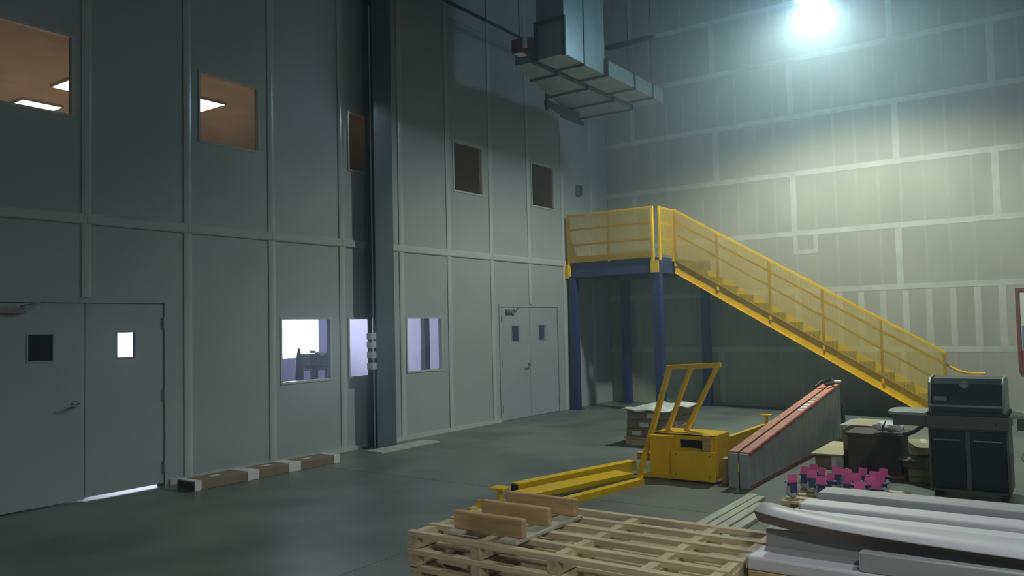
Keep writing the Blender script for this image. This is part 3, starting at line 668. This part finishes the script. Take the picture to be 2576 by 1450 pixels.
th = MB(); th.cyl((xm-.01, GY0+.045, 1.045), (xm-.01, GY0+.022, 1.068-.012), .037, 24); th.build('thermometer', 'stainless', lo, smooth=False)
B(GX0+.06, GX0+.17, GY0-.012, GY0-.004, .905, .945).build('name_plate', 'steel_grey', lo)
for x in (GX1-.09,): MB().cyl((x, GY0-.03, .70), (x, GY0-.036, .70), .012, 12).build('igniter_button', 'black', G)
def side_table(x0, x1, rnd):
    m = MB(); pts = []
    for k in range(9):
        a = math.pi/2*k/8
        pts.append((a, ))
    rr = .12; y0, y1 = GY0-.01, GY1-.04
    if rnd < 0:
        poly = [(x1, y0), (x1, y1)] + [(x0+rr-rr*math.sin(a), y1-rr+rr*math.cos(a)) for a, in pts] + [(x0+rr-rr*math.cos(a), y0+rr-rr*math.sin(a)) for a, in pts]
    else:
        poly = [(x0, y1), (x0, y0)] + [(x1-rr+rr*math.sin(a), y0+rr-rr*math.cos(a)) for a, in pts] + [(x1-rr+rr*math.cos(a), y1-rr+rr*math.sin(a)) for a, in pts]
    m.prism(poly, 2, .755, .785); o = m.build('side_table', 'table_grey', G, bevel=.006)
    B(min(x0, x1)+.06, max(x0, x1)-.0, GY0+.0, GY0+.02, .655, .755).build('table_apron', 'grill_grey', o)
side_table(6.87, GX0-.012, -1); side_table(GX1+.012, 8.27, 1)
# boxes right of the grill
bcx = root('brown_carton', (8.2, 8.9, 0), 'brown carton under the white tub at the right edge', 'carton')
B(8.0, 8.4, 8.72, 9.1, 0, .26).build('carton_body', 'cardboard', bcx, bevel=.006); B(8.17, 8.23, 8.718, 9.102, .2605, .262).build('packing_tape', 'paper', bcx)
rbx = root('white_tub', (8.2, 8.9, .263), 'white lidded tub on the brown carton right of the grill', 'tub')
B(7.99, 8.41, 8.7, 9.12, .2635, .355).build('tub_body', 'white_wrap', rbx, bevel=.02); B(7.98, 8.42, 8.69, 9.13, .355, .365).build('seal_band', 'black', rbx); B(7.97, 8.43, 8.68, 9.14, .365, .41).build('tub_lid', 'white_wrap', rbx, bevel=.01)

# ---------------------------------------------------------------- casters with pink tags on a skid
SKX0, SKX1, SKY0, SKY1 = 6.2, 7.12, 7.30, 8.22
sk = root('small_skid', ((SKX0+SKX1)/2, (SKY0+SKY1)/2, 0), 'low wooden skid under the pink tagged casters', 'pallet')
for x in (SKX0+.02, xm*0+6.62, SKX1-.09): B(x, x+.07, SKY0, SKY1, 0, .07).build('stringer', 'wood_y', sk)
for k in range(6): y = SKY0+k*.166; B(SKX0, SKX1, y, y+.09, .07, .088).build('deck_board', 'wood', sk)
def make_caster():
    t = root('tagged_caster', (0, 0, 0))
    m = MB(); m.lathe([(0, -.024), (.05, -.024), (.058, -.014), (.058, .014), (.05, .024), (0, .024)], (0, 0, 0), 18); m.v = [Vector((v.x, v.z, v.y+.058)) for v in m.v]; wh = m.build('wheel', 'caster_grey', t, smooth=True, local=True)
    m = MB(); m.cyl((0, -.027, .058), (0, .027, .058), .02, 10); m.build('hub', 'chrome', wh, local=True)
    m = MB(); m.box(-.03, .03, -.036, -.03, .05, .125); m.box(-.03, .03, .03, .036, .05, .125); m.box(-.035, .035, -.036, .036, .125, .132); m.build('fork', 'caster_blue', t, local=True)
    B(-.05, .05, -.045, .045, .132, .139).build('top_plate', 'caster_blue', t, local=True)
    m = MB(); m.obox((0, -.012, .172), (.088, .004, .072), Matrix.Rotation(math.radians(-14), 3, 'X')); m.build('pink_tag', 'pink', t, local=True)
    return t
proto = make_caster()
posn = [(6.260, 7.927), (6.292, 8.107), (6.359, 7.768), (6.411, 7.956), (6.511, 7.504), (6.516, 8.058), (6.550, 7.694), (6.624, 7.976), (6.714, 7.634), (6.745, 7.799), (6.739, 8.106), (6.909, 8.160), (6.865, 7.971), (6.882, 7.683), (6.948, 7.801), (6.967, 7.529), (6.845, 7.424), (6.262, 7.475)]
order = sorted(range(len(posn)), key=lambda i: posn[i][1]); CL = {}
ORD = ['leftmost', 'second from left', 'third from left', 'third from right', 'second from right', 'rightmost']
for rw, nm in enumerate(('front', 'middle', 'back')):
    for q, i in enumerate(sorted(order[rw*6:rw*6+6], key=lambda i: posn[i][0])): CL[i] = 'pink tagged caster, %s in the %s row on the low skid' % (ORD[q], nm)
for i, (x, y) in enumerate(posn):
    o = proto if i == 0 else copy_tree(proto)
    o.location = (x, y, .0885); o.rotation_euler = (0, 0, random.uniform(-.6, .8))
    tag(o, CL[i], 'caster', 'pink tagged casters on the skid')

# ---------------------------------------------------------------- pale planks on floor
for k, (x0, x1, ya, yb) in enumerate(((5.78, 5.865, 5.0, 7.72), (5.88, 5.955, 5.1, 7.66), (5.97, 6.05, 5.0, 7.38), (6.075, 6.16, 5.05, 7.2))):
    o = B(x0, x1, ya, yb, 0, .035).build('pale_plank', 'wood_pale', bevel=.004)
    tag(o, ['pale floor plank furthest left, beside the grey wedges', 'second pale floor plank from the left', 'third pale floor plank from the left', 'pale floor plank nearest the white boards'][k], 'plank', 'pale planks on the floor')

# ---------------------------------------------------------------- pallet stack in the foreground
PXa, PXb, PYa, PYb = 5.15, 7.04, 3.58, 4.60
PIT = .10
def make_pallet():
    t = root('open_pallet', (0, 0, 0))
    Lx = PXb-PXa; Ly = PYb-PYa
    for k in range(6):
        y = k*(Ly-.05)/5; B(0, Lx, y, y+.05, PIT-.032, PIT).build('deck_bar', 'wood', t, local=True, bevel=.003)
    for x in (.004, .47, .98, 1.48, 1.815):
        B(x, x+.07, .003, Ly-.003, .0, PIT-.0325).build('stringer', 'wood_y', t, local=True, bevel=.003)
        for k in range(5):
            y0 = k*(Ly-.05)/5+.051; y1 = (k+1)*(Ly-.05)/5-.001
            B(x+.008, x+.062, y0, y1, PIT-.032, PIT-.008).build('spacer_block', 'wood_y', t, local=True)
    return t
pp = make_pallet()
jit = [(.0, .01, .0), (-.01, -.01, .006), (.01, .015, -.006), (.005, -.008, .006), (0, 0, 0)]
lab = ['bottom open pallet of the foreground stack', 'second open pallet from the bottom of the foreground stack', 'middle open pallet of the foreground stack', 'second open pallet from the top of the foreground stack', 'top open pallet of the foreground stack, under the brown skid piece']
for k in range(5):
    o = pp if k == 0 else copy_tree(pp)
    o.location = (PXa+jit[k][0], PYa+jit[k][1], k*(PIT+.0005)); o.rotation_euler = (0, 0, jit[k][2]); tag(o, lab[k], 'pallet', 'open pallets stacked in the foreground')
zt = 5*(PIT+.0005)-.0005
sp = root('broken_skid', (5.65, 3.98, zt), 'small brown skid piece of three upright boards on the pallet stack', 'skid')
for x, xx in ((5.78, 5.90), (5.40, 5.50)): B(x, xx, 3.64, 4.36, zt, zt+.02).build('slat', 'wood_pale', sp, bevel=.003)
for a, b, y in ((5.41, 5.90, 3.70), (5.385, 5.875, 4.00), (5.37, 5.89, 4.28)): B(a, b, y, y+.045, zt+.02, zt+.125).build('upright_board', 'wood_brown', sp, bevel=.008)

# ---------------------------------------------------------------- white boards on a pallet at right
for lv, nm in ((0, 'bottom'), (.16, 'middle'), (.32, 'top')):
    bp = root('board_pallet', (8.2, 4.35, lv), '%s wooden pallet of the three under the white boards' % nm, 'pallet', 'pallets under the white boards')
    for x in (7.09, 8.1, 9.1): B(x, x+.11, 3.92, 4.78, lv, lv+.13).build('block_runner', 'wood_brown' if x < 7.5 else 'wood_y', bp, bevel=.004)
    for k in range(6): y = 3.92+k*.155; B(7.085, 9.3, y, y+.085, lv+.1305, lv+.1598).build('deck_board', 'wood_brown' if k == 0 else 'wood', bp, bevel=.003)
def board(name, x0, x1, y0, y1, z0, z1, mt, label, rz=0, bev=.006):
    t = root(name, (x0, y0, z0), label, 'board', 'white boards at the right', rz=rz)
    B(0, x1-x0, 0, y1-y0, 0, z1-z0).build('board_body', mt, t, local=True, bevel=bev)
    B(-.004, -.0005, .006, y1-y0-.006, .005, z1-z0-.005).build('cut_end', 'white_board', t, local=True)
    return t
board('white_board', 7.075, 9.3, 3.925, 4.16, .4805, .547, 'white_board', 'lowest white board at the front of the pile, nearest the pallets', rz=-.015, bev=.012)
board('grey_board', 7.10, 9.2, 4.165, 4.72, .4805, .632, 'grey_board', 'broad grey lilac board in the middle of the pile under the curled sheet')
board('grey_board', 7.60, 9.35, 3.93, 3.995, .5485, .637, 'grey_board', 'grey board at front right lying on the lowest white board', rz=-.012)
board('white_board', 7.188, 9.3, 4.45, 4.61, .633, .712, 'white_board', 'pale board second from the back of the white pile', bev=.01)
board('white_board', 7.242, 9.3, 4.646, 4.824, .633, .743, 'grey_board', 'rearmost grey board of the white pile, in front of the casters', bev=.006)
board('white_board', 7.144, 9.3, 4.308, 4.423, .633, .690, 'white_board', 'narrow white board tucked behind the curled sheet')
# curled sheet
t = root('curled_sheet', (8.1, 4.15, .633), 'thin white sheet curling up at its left end over the board pile', 'sheet', 'white boards at the right')
m = MB(); n = 24; vs = []; fs = []
def zfr(u): return .700 - .030*min(1, u*1.3) + .055*math.exp(-u/.14)
for i in range(n+1):
    u = i/n; x = 7.09+2.14*u
    for y, z in ((4.01, zfr(u)), (4.147, zfr(u)+.010), (4.299, .690+.045*math.exp(-u/.1))): vs.append((x, y, z))
for i in range(n):
    for j in range(2): fs.append((i*3+j, (i+1)*3+j, (i+1)*3+j+1, i*3+j+1))
m.add(vs, fs); o = m.build('sheet_body', 'white_board', t, smooth=True); so = o.modifiers.new('t', 'SOLIDIFY'); so.thickness = .007
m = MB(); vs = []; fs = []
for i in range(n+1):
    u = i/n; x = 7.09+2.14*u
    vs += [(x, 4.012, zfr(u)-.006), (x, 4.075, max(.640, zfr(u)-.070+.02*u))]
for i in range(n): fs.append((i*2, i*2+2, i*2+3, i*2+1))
m.add(vs, fs); m.build('shaded_underside', 'underside_shade', t, smooth=True)  # underside of the sheet with its shade put into the colour

# ---------------------------------------------------------------- notice board
nb = root('notice_board', (7.9, YB-.02, .82), 'wood framed notice board on the drywall at the right edge', 'notice board')
z0, z1, x0, x1 = .80, 2.08, 7.64, 8.58
B(x0, x1, YB-.03, YB-.004, z0, z1).build('backing', 'paper', nb)
for a, b, c, e in ((x0-.05, x0, z0-.05, z1+.05), (x1, x1+.05, z0-.05, z1+.05)): B(a, b, YB-.05, YB-.004, c, e).build('frame_side', 'frame_wood', nb)
for c, e in ((z1, z1+.05), (z0-.05, z0)): B(x0, x1, YB-.05, YB-.004, c, e).build('frame_side', 'frame_wood', nb)
B(x0+.03, x0+.40, YB-.036, YB-.031, 1.52, 2.04).build('sheet', 'paper', nb); B(x0+.02, x0+.06, YB-.036, YB-.031, 1.12, 1.5).build('sheet', 'paper_blue', nb); B(x0+.0, x0+.45, YB-.036, YB-.031, .80, 1.1).build('sheet', 'paper_red', nb); B(x0+.08, x0+.42, YB-.036, YB-.031, 1.12, 1.5).build('sheet', 'paper', nb)

# ---------------------------------------------------------------- haze volume added for the glare around the lamp
if HAZE > 0:
    hm = bpy.data.materials.new('haze'); hm.use_nodes = True; nt = hm.node_tree; nt.nodes.clear()
    out = nt.nodes.new('ShaderNodeOutputMaterial'); vs_ = nt.nodes.new('ShaderNodeVolumeScatter')
    vs_.inputs['Color'].default_value = (.62, .86, 1, 1); vs_.inputs['Density'].default_value = HAZE; vs_.inputs['Anisotropy'].default_value = .80
    nt.links.new(vs_.outputs[0], out.inputs['Volume']); MATS['haze'] = hm
    hz = B(.31, 15.9, -6.9, YB-.06, .9, ZC-.6).build('glare_haze', 'haze'); tag(hz, 'thin blue haze added for the glare around the lamp', 'haze', kind='stuff')
